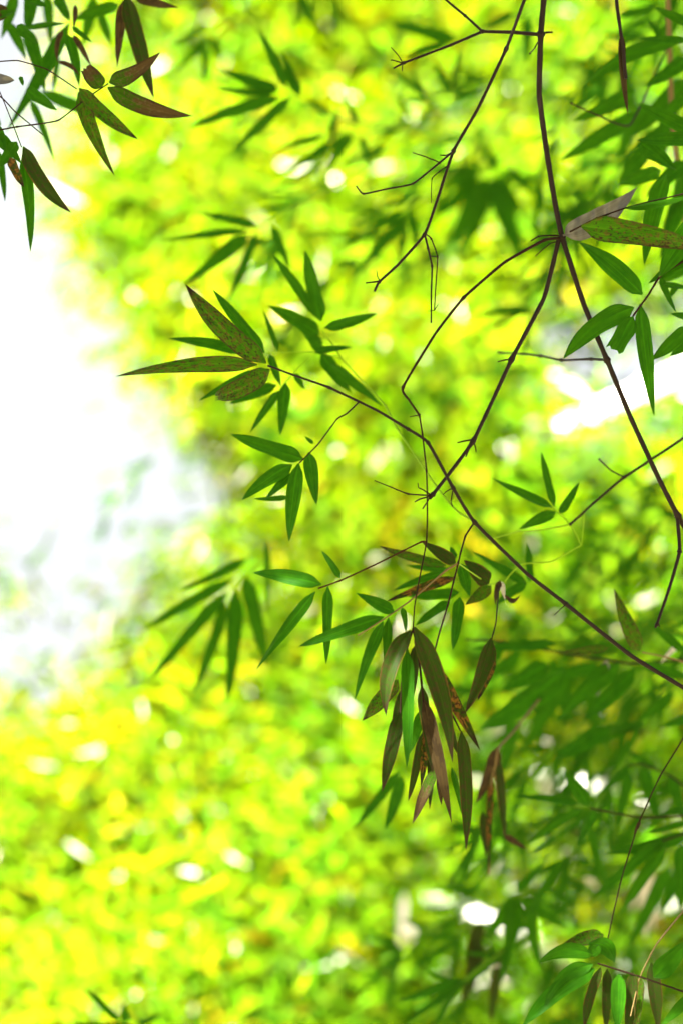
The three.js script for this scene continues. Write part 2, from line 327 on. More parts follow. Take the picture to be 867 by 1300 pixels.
{ // unseen crown added overhead to keep the near twigs in shade
  const cl = [];
  while (cl.length < 74) { const p = P(rr(-150, 1080), rr(-150, 1500), rr(1.3, 2.3)).addScaledVector(sunDir, rr(2.6, 4.2)); if (p.y > 1.55 + 0.75 * -p.z + 0.9) cl.push(p); }
  const base = V(0.9, -0.15, 1.6), t = thing('bamboo_plant', 'unseen bamboo added overhead to shade the near twigs', 'bamboo', base, 'sunlit bamboo plants in the background');
  part(t, 'culm', culmGeo([V(0, 0, 0), V(0.1, 2.6, -0.1), V(-0.5, 4.3, -0.6), V(-2.4, 5.2, -1.6)], 0.028, 0.008), greenCulmMat);
  total += crown(t, base, 'crown', cl, 400, 'green', 0.3, false);
  const side = [];      // unseen clumps added to dapple the foliage low on the right
  while (side.length < 20) { const p = P(rr(740, 1250), rr(900, 1450), rr(2.2, 4.4)).addScaledVector(sunDir, rr(4.4, 5.4)); if (p.y > 1.55 + 0.75 * -p.z + 0.9) side.push(p); }
  total += crown(t, base, 'added_shade_crown', side, 90, 'green', 0.26, false);
  const low = [];       // more unseen clumps added to shade the foliage along the ground
  while (low.length < 18) { const p = P(rr(-150, 760), rr(1170, 1500), rr(4, 5.2)).addScaledVector(sunDir, rr(5, 6.5)); if (p.y > 1.55 + 0.75 * -p.z + 0.9) low.push(p); }
  total += crown(t, base, 'added_shade_crown', low, 80, 'green', 0.22, false);
}
// pale culms leaning among the foliage
function leaning(label, pts, r0, r1, mat = paleCulmMat) {
  const w = pts.map(p => P(...p)), base = w[0].clone(), t = thing('leaning_culm', label, 'bamboo culm', base);
  part(t, 'culm', culmGeo(w.map(p => p.clone().sub(base)), r0, r1), mat);
}
leaning('thick pale bamboo culm slanting up behind the dark branch', [[300, 745, 7.0], [480, 655, 6.4], [600, 598, 5.22], [720, 545, 5.14], [867, 478, 5.12], [1150, 340, 5.4]], 0.038, 0.036);
leaning('pale bamboo culm slanting down behind the hanging brown leaves', [[250, 1000, 6.4], [430, 1084, 5.2], [505, 1119, 4.5], [610, 1168, 4.2], [690, 1206, 4.25], [1000, 1350, 4.9]], 0.018, 0.020);
leaning('grey bamboo culm crossing behind the level leafy twig', [[500, 905, 5.6], [620, 955, 4.75], [740, 1000, 4.6], [867, 1045, 4.5], [1100, 1130, 4.5]], 0.024, 0.024);
console.log('crown leaves', total);

// ---------------------------------------------------------------- near branches
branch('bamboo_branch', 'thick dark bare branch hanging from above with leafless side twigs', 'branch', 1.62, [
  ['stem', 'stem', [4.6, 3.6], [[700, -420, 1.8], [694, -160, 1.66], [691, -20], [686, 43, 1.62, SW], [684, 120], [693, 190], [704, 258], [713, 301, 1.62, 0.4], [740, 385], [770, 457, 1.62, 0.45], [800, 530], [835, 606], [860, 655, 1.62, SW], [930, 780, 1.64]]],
  ['twig', 'stem', [3, 2.2], [[686, 44], [650, 41], [612, 40, 1.61, 0.5]]],
  ['twig', 'stem', [2.3, 1.4], [[612, 40], [572, 57, 1.6, 0.3], [512, 80, 1.59, 0.6], [499, 87, 1.59]]],
  ['twig', 'stem', [2, 1.4], [[612, 40], [590, 20, 1.6, 0.4], [562, -4, 1.59], [520, -60, 1.58]]],
  ['twig', 'twig', [1, 0.7], [[511, 80, 1.59], [497, 76, 1.58], [496, 77, 1.58]]], ['twig', 'twig', [0.9, 0.7], [[511, 80, 1.59], [505, 70, 1.59], [496, 60, 1.59]]], ['twig', 'twig', [0.8, 0.6], [[511, 80, 1.59], [510, 90, 1.58]]],
  ['twig', 'stem', [1, 0.9], [[684, 50], [678, 61], [672, 68, 1.6, 0.6]]], ['twig', 'stem', [1.8, 1.2], [[688, 42], [696, 41], [700, 41, 1.62, 0.5]]],
  ['twig', 'stem', [3.6, 2.2], [[709, 303], [690, 378], [649, 456, 1.61, 0.6], [600, 560, 1.6, 0.6], [549, 628, 1.59, 0.9], [545, 633, 1.59]]],
  ['twig', 'twig', [1.4, 1], [[600, 558, 1.6], [588, 560, 1.6], [580, 562, 1.6, 0.7]]], ['twig', 'twig', [1.4, 1], [[600, 559, 1.6], [594, 572, 1.59], [591, 580, 1.59, 0.7]]], ['twig', 'twig', [1.2, 0.9], [[600, 559, 1.6], [603, 568, 1.6], [604, 574, 1.6, 0.7]]], ['twig', 'twig', [1.5, 0.8], [[648, 456, 1.61], [640, 457, 1.61], [632, 459, 1.61, 0.7]]],
  ['twig', 'twig', [1.3, 0.7], [[547, 629, 1.59], [518, 627, 1.59, 0.8], [495, 618, 1.58], [475, 610, 1.58, 0.4]]], ['twig', 'twig', [1.3, 1], [[547, 630, 1.59], [534, 633, 1.58], [526, 637, 1.58, 0.7]]], ['twig', 'twig', [1.2, 0.9], [[546, 630, 1.59], [540, 640, 1.59], [536, 646, 1.59, 0.6]]], ['twig', 'twig', [1.1, 0.7], [[546, 628, 1.59], [537, 622, 1.58], [531, 619, 1.58], [530, 613, 1.58, 0.5]]],
  ['twig', 'twig', [2.4, 1.5], [[711, 302], [690, 305, 1.61, 0.3], [640, 333, 1.6], [588, 378, 1.59, 0.45], [552, 424, 1.58], [511, 492, 1.57, 0.6], [519, 508, 1.57], [532, 527, 1.57, 0.6]]],
  ['twig', 'twig', [0.9, 0.7], [[531, 527, 1.57], [525, 528, 1.57], [520, 529, 1.57, 0.6]]],
  ['twig', 'twig', [1.3, 1], [[532, 527, 1.57], [536, 552, 1.57, 0.4], [541, 598, 1.57, 0.4], [542, 645, 1.57], [541, 688, 1.57, 0.6], [531, 740, 1.57], [526, 770, 1.57], [524, 799, 1.57, 0.5]]],
  ['twig', 'twig', [1.3, 0.9], [[711, 299], [697, 299], [683, 300, 1.61, 0.8], [673, 306, 1.61, 0.4]]], ['twig', 'twig', [0.9, 0.7], [[709, 306], [698, 309, 1.62], [688, 317, 1.63], [679, 325, 1.63, 0.5]]],
  ['twig', 'stem', [2, 1.4], [[769, 457], [750, 456, 1.66, 0.6], [712, 457, 1.72, 0.8], [686, 452, 1.78, 0.8], [634, 447, 1.85, 0.9], [631, 446, 1.85]]],
  ['twig', 'stem', [3, 1.8], [[859, 655], [862, 700, 1.61, 0.45], [848, 750, 1.6], [833, 793, 1.59, 0.5], [831, 796, 1.59]]], ['twig', 'twig', [1.2, 0.9], [[834, 790, 1.59], [837, 796, 1.59]]],
  ['twig', 'red', [1.2, 1.2], [[541, 688, 1.57], [534, 688, 1.57, 0.5], [480, 715, 1.57], [432, 737, 1.57, 0.4], [404, 747, 1.57]]],
], [
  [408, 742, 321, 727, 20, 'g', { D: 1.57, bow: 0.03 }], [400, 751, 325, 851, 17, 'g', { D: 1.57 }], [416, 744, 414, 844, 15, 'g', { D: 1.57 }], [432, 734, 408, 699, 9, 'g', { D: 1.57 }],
  [714, 299, 808, 238, 33, 'w', { D: 1.6, ripple: 0.013, roll: 0.2, bow: 0.06, fold: 0.05, rows: 40, dt: 0.02 }],
]);

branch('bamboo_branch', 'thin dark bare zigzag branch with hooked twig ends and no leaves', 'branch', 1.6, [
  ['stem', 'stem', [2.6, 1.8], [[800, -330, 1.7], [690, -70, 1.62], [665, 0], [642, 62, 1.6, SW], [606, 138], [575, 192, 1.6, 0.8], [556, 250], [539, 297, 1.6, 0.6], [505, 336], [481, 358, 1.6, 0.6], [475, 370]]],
  ['twig', 'stem', [1.6, 1.1], [[575, 192], [557, 207, 1.59, 0.4], [524, 233, 1.58, 0.3], [490, 240, 1.57], [461, 246, 1.57, 0.6], [452, 236, 1.57]]],
  ['twig', 'twig', [1, 0.7], [[557, 206, 1.59], [540, 199, 1.59], [524, 194, 1.59, 0.5]]], ['twig', 'twig', [1.2, 0.8], [[574, 193], [566, 197], [559, 197, 1.59, 0.6]]],
  ['twig', 'twig', [0.9, 0.7], [[570, 209], [557, 218, 1.6, 0.4], [548, 227, 1.59, 0.4], [547, 257, 1.58]]],
  ['twig', 'stem', [1.7, 1.1], [[539, 298], [543, 315, 1.6, 0.4], [548, 338, 1.6, 0.6], [547, 375, 1.59], [547, 409, 1.59, 0.5]]],
  ['twig', 'twig', [1.1, 0.8], [[540, 297], [547, 303, 1.61, 0.8], [555, 326, 1.61, 0.6], [553, 360, 1.61], [551, 394, 1.61, 0.6]]], ['twig', 'twig', [0.8, 0.6], [[555, 326, 1.61], [546, 325, 1.6]]], ['twig', 'twig', [0.7, 0.5], [[551, 394, 1.61], [556, 386, 1.61, 0.6]]], ['twig', 'twig', [0.7, 0.5], [[551, 394, 1.61], [543, 395, 1.61, 0.6]]],
  ['twig', 'twig', [1.5, 1], [[482, 357], [474, 358], [465, 359, 1.6, 0.6]]], ['twig', 'twig', [1, 0.6], [[482, 357], [479, 351], [478, 344, 1.6, 0.6]]],
], []);

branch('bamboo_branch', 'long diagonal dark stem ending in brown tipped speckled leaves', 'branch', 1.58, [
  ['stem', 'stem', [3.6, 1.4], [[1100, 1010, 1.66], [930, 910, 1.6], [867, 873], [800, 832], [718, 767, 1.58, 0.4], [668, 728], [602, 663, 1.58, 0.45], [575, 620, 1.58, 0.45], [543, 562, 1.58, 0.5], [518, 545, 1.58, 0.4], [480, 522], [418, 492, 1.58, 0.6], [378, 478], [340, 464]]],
  ['twig', 'stem', [1.2, 1], [[455, 511], [440, 525, 1.57, 0.3], [428, 532, 1.57], [404, 564, 1.57], [380, 588, 1.57]]],
  ['twig', 'green', [1.6, 1.1], [[602, 662], [584, 652, 1.59, 0.5], [573, 642, 1.6], [555, 619, 1.62, 0.3], [532, 586, 1.65, 0.3], [503, 543, 1.7], [489, 515, 1.73, 0.4], [466, 490, 1.76], [434, 455, 1.78, 0.6], [410, 420, 1.79]]],
  ['twig', 'twig', [1, 0.8], [[575, 620], [572, 636], [574, 643, 1.58, 0.4]]], ['twig', 'twig', [1, 0.7], [[575, 619], [566, 624], [562, 628, 1.58, 0.4]]],
  ['twig', 'green', [1, 0.8], [[434, 455, 1.78], [400, 446, 1.78], [352, 448, 1.77], [338, 447, 1.77]]], ['twig', 'green', [0.8, 0.7], [[400, 446, 1.78], [378, 468, 1.77], [358, 490, 1.76]]],
  ['twig', 'twig', [1.4, 1.2], [[602, 663], [590, 681, 1.58, 0.3], [581, 715, 1.58, 0.5], [568, 768, 1.58], [556, 808, 1.57], [547, 845, 1.56]]],
  ['twig', 'tan', [1.6, 1], [[581, 715], [566, 724, 1.58, 0.4], [553, 735], [520, 763, 1.57], [487, 786, 1.56], [454, 807, 1.56]]],
  ['twig', 'green', [1.2, 0.9], [[581, 715], [604, 731, 1.66, 0.4], [622, 742, 1.72, 0.4], [634, 737, 1.72, 0.5]]],
  ['twig', 'twig', [0.8, 0.6], [[718, 767], [710, 774, 1.57], [703, 781, 1.57, 0.6]]],
], [
  [338, 461, 236, 361, 28, 's', { fold: 0.1, bow: -0.05, roll: 0.1 }], [327, 463, 147, 478, 22, 's', { bow: 0.035, fold: 0.12, roll: 0 }], [343, 469, 268, 505, 26, 's', { hook: -0.2, bow: -0.06, cut: 0.9, roll: 0.1, dt: 0.02 }],
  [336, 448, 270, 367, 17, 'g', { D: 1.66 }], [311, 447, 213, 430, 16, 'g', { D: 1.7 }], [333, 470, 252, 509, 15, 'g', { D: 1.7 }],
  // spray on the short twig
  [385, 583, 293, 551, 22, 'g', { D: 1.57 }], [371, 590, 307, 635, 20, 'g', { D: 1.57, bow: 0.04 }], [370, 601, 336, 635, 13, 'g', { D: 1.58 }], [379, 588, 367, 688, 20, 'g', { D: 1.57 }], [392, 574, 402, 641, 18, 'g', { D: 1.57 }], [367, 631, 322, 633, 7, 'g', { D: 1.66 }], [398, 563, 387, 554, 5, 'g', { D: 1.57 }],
  // paler spray on the green twig, a little farther off
  [408, 408, 387, 317, 21, 'l', { D: 1.79 }], [402, 402, 345, 321, 14, 'l', { D: 1.8 }], [406, 424, 340, 388, 22, 'l', { D: 1.8 }], [412, 416, 480, 397, 16, 'g', { D: 1.78 }], [408, 446, 381, 404, 18, 'l', { D: 1.81 }], [408, 449, 446, 499, 20, 'g', { D: 1.79 }], [420, 462, 486, 516, 15, 'l', { D: 1.78 }],
  [353, 446, 334, 393, 8, 'g', { D: 1.77 }], [398, 447, 449, 441, 10, 'g', { D: 1.78 }], [351, 489, 291, 513, 15, 'g', { D: 1.76 }], [354, 496, 317, 550, 13, 'g', { D: 1.76 }], [363, 486, 356, 553, 16, 'g', { D: 1.76 }], [343, 450, 357, 491, 11, 'g', { D: 1.75 }], [374, 474, 388, 495, 9, 'g', { D: 1.76 }],
  // spray on the tan twig
  [500, 777, 452, 753, 17, 'g', { D: 1.56 }], [487, 783, 379, 821, 18, 'g', { D: 1.56 }], [486, 789, 450, 890, 16, 'g', { D: 1.56 }], [493, 784, 491, 872, 12, 'g', { D: 1.57 }], [510, 771, 515, 803, 8, 'g', { D: 1.57 }],
  // olive leaves where the twig forks
  [566, 718, 481, 693, 13, 's', { D: 1.7 }], [578, 715, 534, 687, 18, 'o', { D: 1.66 }], [570, 723, 514, 717, 9, 'g', { D: 1.74 }], [564, 727, 499, 750, 11, 'g', { D: 1.72 }], [578, 733, 489, 764, 13, 'r', { D: 1.68 }], [582, 752, 516, 757, 15, 'g', { D: 1.74 }], [570, 764, 527, 794, 13, 'g', { D: 1.7 }], [585, 716, 596, 757, 17, 'g', { D: 1.66 }], [583, 758, 574, 826, 16, 'g', { D: 1.68 }], [620, 741, 588, 711, 25, 'o', { D: 1.68 }], [623, 744, 590, 768, 17, 's', { D: 1.7 }], [578, 709, 571, 694, 8, 'g', { D: 1.7 }],
  [634, 737, 628, 768, 9, 'd', { D: 1.7, twist: 1.2 }], [636, 738, 642, 768, 7, 'p', { D: 1.71, twist: 2 }], [640, 756, 660, 755, 8, 'd', { D: 1.69, bow: 0.35 }],
]);

branch('dead_leaf_bunch', 'drooping bunch of dark olive and brown withered leaves', 'dead leaves', 1.57, [
  ['stalk', 'twig', [2, 1.6], [[524, 797], [526, 806], [531, 830], [536, 880], [540, 925]]],
  ['stalk', 'twig', [1.4, 1.2], [[524, 799], [517, 822], [510, 862], [508, 905]]],
  ['stalk', 'twig', [1.4, 1.2], [[531, 830], [545, 846], [560, 880], [584, 928]]],
], [
  [521, 800, 490, 909, 24, 'o', { bow: 0.1, fold: 0.45, D: 1.56 }], [526, 796, 574, 968, 28, 'o', { fold: 0.4, bow: -0.05, D: 1.55 }], [517, 824, 516, 976, 18, 'g', { D: 1.56, fold: 0.4 }], [537, 886, 573, 1045, 20, 'd', { D: 1.57, ripple: 0.004 }], [547, 845, 609, 953, 21, 'r', { D: 1.58 }],
  [505, 863, 460, 915, 22, 's', { D: 1.6 }], [507, 905, 485, 1005, 20, 'o', { D: 1.6 }], [537, 928, 518, 1017, 13, 'o', { D: 1.62 }], [553, 976, 524, 1047, 15, 'b', { D: 1.6, hook: 0.08 }], [585, 928, 591, 1080, 18, 'o', { D: 1.59 }], [573, 974, 587, 1037, 8, 'g', { D: 1.62 }], [546, 958, 545, 1028, 10, 'o', { D: 1.63 }], [556, 984, 560, 1022, 8, 'd', { D: 1.6 }],
  [537, 900, 517, 960, 14, 'g', { D: 1.64 }], [530, 815, 520, 905, 15, 'o', { D: 1.59, fold: 0.5 }], [535, 870, 550, 985, 15, 'o', { D: 1.58, twist: 0.7 }], [515, 870, 503, 955, 13, 'o', { D: 1.62, bow: 0.06 }], [541, 925, 534, 1000, 11, 'r', { D: 1.61, twist: 0.8 }], [560, 880, 586, 965, 14, 'o', { D: 1.63, fold: 0.5 }], [540, 925, 563, 1000, 12, 'd', { D: 1.6, twist: 0.6 }], [510, 985, 488, 1054, 17, 'g', { D: 1.9 }], [506, 980, 449, 1052, 14, 'g', { D: 1.95 }],
]);
branch('dead_leaf_bunch', 'pair of folded olive leaves hanging on a thread of twig', 'dead leaves', 1.6, [
  ['stalk', 'twig', [1, 1], [[634, 737, 1.71], [631, 765, 1.66], [629, 790, 1.62], [624, 810, 1.6]]],
], [[623, 810, 589, 906, 24, 'o', { fold: 0.7 }], [626, 830, 606, 889, 18, 'r', { D: 1.61, fold: 0.5 }]]);
branch('dead_leaf_bunch', 'blurred brown leaves hanging straight down right of the olive bunch', 'dead leaves', 1.85, [
  ['stalk', 'tan', [2, 1.6], [[690, 880, 2.0], [650, 930, 1.9], [632, 950], [628, 985], [640, 1060]]], ['stalk', 'tan', [2, 1.6], [[632, 950], [622, 1000], [620, 1110]]],
], [[631, 948, 603, 1021, 18, 'd', {}], [624, 980, 620, 1105, 9, 'r', {}], [632, 962, 641, 1068, 12, 'o', {}], [640, 1060, 668, 1078, 9, 'd', {}], [612, 1030, 616, 1090, 10, 'o', {}]]);

branch('bamboo_branch', 'leafy twig at the frame side with one torn square ended leaf', 'branch', 1.6, [
  ['stem', 'twig', [1.8, 1.4], [[1050, 250, 1.66], [930, 305, 1.62], [870, 330], [838, 350, 1.6, 0.4], [822, 375], [803, 401]]],
], [
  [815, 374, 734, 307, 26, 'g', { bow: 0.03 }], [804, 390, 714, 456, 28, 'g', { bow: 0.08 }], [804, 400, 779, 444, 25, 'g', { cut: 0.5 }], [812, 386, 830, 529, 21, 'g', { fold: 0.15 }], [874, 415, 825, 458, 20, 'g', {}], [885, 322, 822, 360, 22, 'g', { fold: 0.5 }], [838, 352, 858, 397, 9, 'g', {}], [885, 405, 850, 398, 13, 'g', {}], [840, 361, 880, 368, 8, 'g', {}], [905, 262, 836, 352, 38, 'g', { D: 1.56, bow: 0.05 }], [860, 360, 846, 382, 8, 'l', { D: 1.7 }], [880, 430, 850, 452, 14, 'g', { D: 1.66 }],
]);
branch('bamboo_branch', 'twig with one broad dark speckled leaf lying level', 'branch', 1.57, [
  ['stem', 'twig', [1.4, 1], [[714, 299, 1.62], [735, 288, 1.58], [757, 277, 1.57, 0.7], [800, 262], [880, 243], [1000, 215]]],
], [[737, 287, 902, 318, 35, 's', { bow: -0.03, fold: 0.1, roll: 0.2 }], [790, 264, 905, 240, 13, 'g', { roll: 0.9 }], [758, 277, 776, 271, 4, 'g', {}]]);

branch('bamboo_branch', 'bunch of green bamboo leaves crowding around a brown upright stem', 'branch', 1.8, [
  ['stem', 'tan', [4, 4], [[835, -300, 2.0], [846, -30, 1.95], [849, 50, 1.95, 0.3], [852, 140, 1.95, 0.3], [862, 230, 1.95], [890, 420, 1.95]]],
  ['twig', 'twig', [1.6, 1.2], [[849, 55, 1.95], [800, 158, 1.85], [760, 147, 1.8], [724, 131, 1.78, 0.8]]],
  ['twig', 'twig', [1.5, 1.2], [[852, 140, 1.95], [880, 170, 1.8], [920, 180, 1.75]]],
], [
  [866, 50, 736, 113, 21, 'g', { D: 1.84, bow: 0.08 }], [806, 115, 726, 154, 25, 'g', { D: 1.95 }], [812, 143, 711, 204, 22, 'l', { D: 1.95 }], [885, 168, 809, 131, 21, 'l', { D: 1.7 }], [885, 176, 807, 178, 20, 'g', { D: 1.66 }], [811, 180, 858, 216, 26, 'g', { D: 1.68 }], [878, 31, 830, 9, 13, 'g', { D: 1.75 }], [872, 51, 810, 49, 10, 'g', { D: 1.75 }], [785, 19, 836, 7, 12, 'g', { D: 2.1 }],
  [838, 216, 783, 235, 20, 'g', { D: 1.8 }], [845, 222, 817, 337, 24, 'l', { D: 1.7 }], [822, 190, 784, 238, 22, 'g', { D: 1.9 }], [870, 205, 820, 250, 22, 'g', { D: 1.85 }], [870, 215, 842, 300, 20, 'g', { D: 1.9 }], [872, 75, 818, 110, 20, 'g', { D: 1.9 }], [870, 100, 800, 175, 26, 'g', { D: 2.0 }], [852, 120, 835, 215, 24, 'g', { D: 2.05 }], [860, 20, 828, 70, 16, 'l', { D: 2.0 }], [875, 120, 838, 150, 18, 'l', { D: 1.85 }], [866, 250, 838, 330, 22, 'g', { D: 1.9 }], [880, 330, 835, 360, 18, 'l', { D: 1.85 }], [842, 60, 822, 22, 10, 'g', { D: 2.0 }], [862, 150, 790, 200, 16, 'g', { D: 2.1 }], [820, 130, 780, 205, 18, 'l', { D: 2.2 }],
]);
branch('dead_leaf', 'single long rolled dry leaf hanging like a rod from above', 'dead leaf', 1.62, [
  ['stalk', 'stem', [2.8, 2.6], [[770, -160, 1.68], [778, -50, 1.64], [783, 10], [790, 60], [794, 100]]],
], [[788, 40, 797, 147, 11, 'd', { fold: 0.9 }]]);

branch('bamboo_branch', 'slender forked twig with four narrow pointed leaves', 'branch', 1.72, [
  ['stem', 'stem', [2.6, 1.6], [[1080, 400, 1.8], [930, 505, 1.74], [867, 556], [792, 606, 1.72, 0.4], [755, 637], [723, 666, 1.72, 0.5]]],
  ['twig', 'stem', [1.3, 1.2], [[792, 606], [775, 597], [760, 583, 1.71, 0.6]]],
  ['twig', 'green', [1.5, 0.9], [[723, 666], [690, 672], [657, 675, 1.74, 0.5], [617, 686, 1.78]]], ['twig', 'green', [1.2, 0.9], [[723, 667], [711, 653, 1.72, 0.3], [700, 642]]], ['twig', 'green', [1.1, 0.8], [[723, 666], [732, 680], [737, 692, 1.72, 0.6], [740, 670], [742, 643]]], ['twig', 'green', [1.1, 0.8], [[737, 692], [700, 713, 1.72, 0.4], [662, 716, 1.73], [644, 733, 1.74, 0.4], [634, 752, 1.75]]],
], [
  [701, 644, 622, 606, 13, 'g', {}], [703, 643, 686, 572, 11, 'g', {}], [710, 652, 735, 612, 11, 'g', {}], [705, 650, 658, 672, 15, 'g', {}],
  [672, 739, 669, 689, 11, 'g', { D: 1.8 }], [668, 740, 599, 699, 12, 'g', { D: 1.8 }], [668, 740, 628, 768, 14, 'g', { D: 1.78 }],
]);
branch('dead_leaf', 'olive speckled leaf standing upright above the long stem', 'dead leaf', 1.76, [
  ['stalk', 'tan', [1.4, 1.2], [[905, 860, 1.85], [860, 838, 1.8], [815, 828]]],
], [[812, 827, 779, 748, 21, 's', {}], [774, 822, 706, 829, 11, 's', { D: 1.78 }]]);

branch('bamboo_branch', 'blurred dark green drooping leaves under the long diagonal stem', 'branch', 1.98, [
  ['stem', 'twig', [2.2, 1.6], [[1050, 830, 2.1], [900, 835, 2.0], [800, 842], [720, 830], [640, 815], [590, 812]]],
], [
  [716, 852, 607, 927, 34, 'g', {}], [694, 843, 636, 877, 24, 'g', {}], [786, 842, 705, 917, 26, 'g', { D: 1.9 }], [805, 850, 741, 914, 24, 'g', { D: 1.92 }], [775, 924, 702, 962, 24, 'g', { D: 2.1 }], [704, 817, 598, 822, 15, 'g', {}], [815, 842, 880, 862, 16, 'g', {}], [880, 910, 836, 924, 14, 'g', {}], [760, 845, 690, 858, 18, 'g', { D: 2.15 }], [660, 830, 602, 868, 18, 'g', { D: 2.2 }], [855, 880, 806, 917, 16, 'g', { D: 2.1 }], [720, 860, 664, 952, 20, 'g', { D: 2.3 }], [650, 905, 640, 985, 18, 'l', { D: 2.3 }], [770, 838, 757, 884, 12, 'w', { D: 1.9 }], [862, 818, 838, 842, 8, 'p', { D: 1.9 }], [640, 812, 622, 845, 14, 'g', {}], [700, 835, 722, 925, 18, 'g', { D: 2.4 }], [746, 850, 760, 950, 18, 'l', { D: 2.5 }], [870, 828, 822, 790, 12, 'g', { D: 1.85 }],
]);
branch('bamboo_branch', 'level twig with a sharp upright leaf among low green leaves', 'branch', 1.86, [
  ['stem', 'twig', [1.8, 1.3], [[1050, 1010, 1.95], [930, 1030, 1.9], [859, 1036], [815, 1038], [785, 1033], [748, 1026]]],
], [
  [746, 1022, 714, 979, 17, 'g', {}], [736, 1020, 651, 1011, 11, 'g', {}], [740, 1026, 667, 1073, 12, 'g', {}], [756, 1028, 731, 1074, 13, 'g', {}], [850, 1037, 815, 1039, 6, 'g', {}], [870, 1028, 835, 1035, 9, 'g', {}], [870, 1045, 822, 1058, 9, 'g', {}],
]);
branch('bamboo_branch', 'hanging fan of long green leaves below the level twig', 'branch', 1.92, [
  ['stem', 'twig', [1.8, 1.3], [[1040, 1000, 2.0], [920, 1035, 1.95], [875, 1056], [840, 1068]]], ['twig', 'twig', [1.6, 1.2], [[920, 1035, 1.95], [850, 985, 2.0], [815, 970, 2.0], [797, 972, 2.0]]],
], [
  [878, 1057, 768, 1084, 19, 'g', {}], [836, 1068, 750, 1141, 17, 'g', {}], [845, 1071, 784, 1162, 20, 'l', {}], [865, 1072, 862, 1154, 22, 'g', {}], [798, 971, 762, 1007, 11, 'g', { D: 2 }], [798, 978, 782, 1055, 13, 'g', { D: 2 }], [815, 973, 838, 1044, 17, 'g', { D: 2 }], [850, 985, 870, 1050, 16, 'g', { D: 2 }], [830, 975, 790, 950, 12, 'l', { D: 2.05 }], [880, 1080, 838, 1160, 20, 'g', { D: 2.05 }], [850, 1100, 800, 1200, 20, 'l', { D: 2.2 }],
]);
branch('bamboo_branch', 'thread thin twig trailing down among the low green leaves', 'branch', 1.66, [
  ['stem', 'twig', [1.2, 0.9], [[960, 780, 1.75], [890, 890, 1.68], [865, 940], [837, 986, 1.66, 0.4], [812, 1041, 1.66, 0.4], [791, 1106], [779, 1155], [768, 1205]]],
], [[812, 1042, 804, 1060, 5, 'd', {}]]);
branch('bamboo_branch', 'low spray of curved dark green and olive leaves on a brown twig', 'branch', 1.62, [
  ['stem', 'twig', [1.7, 1.3], [[1010, 1310, 1.68], [920, 1278, 1.64], [867, 1259], [815, 1241], [758, 1223]]], ['twig', 'tan', [1.4, 1], [[905, 1120, 1.7], [864, 1160, 1.66], [832, 1200], [812, 1240], [800, 1290]]],
], [
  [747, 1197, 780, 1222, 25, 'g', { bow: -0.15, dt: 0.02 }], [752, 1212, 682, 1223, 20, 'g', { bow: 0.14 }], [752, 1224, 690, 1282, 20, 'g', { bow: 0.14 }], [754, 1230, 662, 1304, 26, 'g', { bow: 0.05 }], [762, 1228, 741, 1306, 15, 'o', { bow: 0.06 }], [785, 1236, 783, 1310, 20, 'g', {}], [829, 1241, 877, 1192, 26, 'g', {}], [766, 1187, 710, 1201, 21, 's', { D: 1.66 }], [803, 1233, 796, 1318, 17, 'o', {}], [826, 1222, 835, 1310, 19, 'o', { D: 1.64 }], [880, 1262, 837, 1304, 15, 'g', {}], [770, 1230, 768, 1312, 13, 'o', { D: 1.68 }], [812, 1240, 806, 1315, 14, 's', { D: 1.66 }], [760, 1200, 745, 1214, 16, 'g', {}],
]);

// upper corner by the sky
branch('bamboo_branch', 'corner twig with brown stained broad leaves hanging before the white sky', 'branch', 1.62, [
  ['stem', 'twig', [1.2, 1], [[-260, 215, 1.7], [-90, 180, 1.65], [0, 165], [22, 161, 1.62, 0.5], [74, 153, 1.62, 0.3], [110, 125], [138, 106]]],
  ['twig', 'twig', [1, 0.9], [[-200, 70, 1.7], [-60, 82, 1.65], [0, 78], [24, 77], [60, 88, 1.63, 0.3], [98, 113]]],
  ['twig', 'twig', [0.9, 0.8], [[-60, 60, 1.65], [-5, 108], [10, 140], [28, 187]]],
  ['twig', 'twig', [1.2, 0.8], [[-60, 95, 1.65], [0, 122], [20, 142], [56, 172, 1.63]]],
], [
  [139, 105, 204, 66, 22, 'b', { bow: 0.08 }], [137, 111, 245, 147, 24, 'b', { bow: 0.07 }], [101, 112, 176, 177, 20, 's', { bow: 0.05 }], [100, 117, 146, 223, 20, 's', { bow: 0.03 }], [131, 112, 109, 86, 23, 'b', { cut: 0.7 }],
  [30, 186, 91, 270, 20, 'o', { bow: 0.07 }], [29, 197, 39, 320, 16, 'g', { bow: -0.03 }], [-5, 170, 28, 208, 17, 'l', {}], [22, 180, 1, 212, 16, 'g', {}], [13, 200, 31, 238, 13, 'r', {}], [-2, 190, 7, 256, 10, 'g', { D: 1.7 }], [-10, 99, 19, 102, 15, 'w', {}], [-8, 160, 8, 190, 18, 'g', {}], [26, 97, 30, 109, 6, 'g', {}], [34, 113, 73, 140, 15, 'g', { D: 1.7 }],
]);
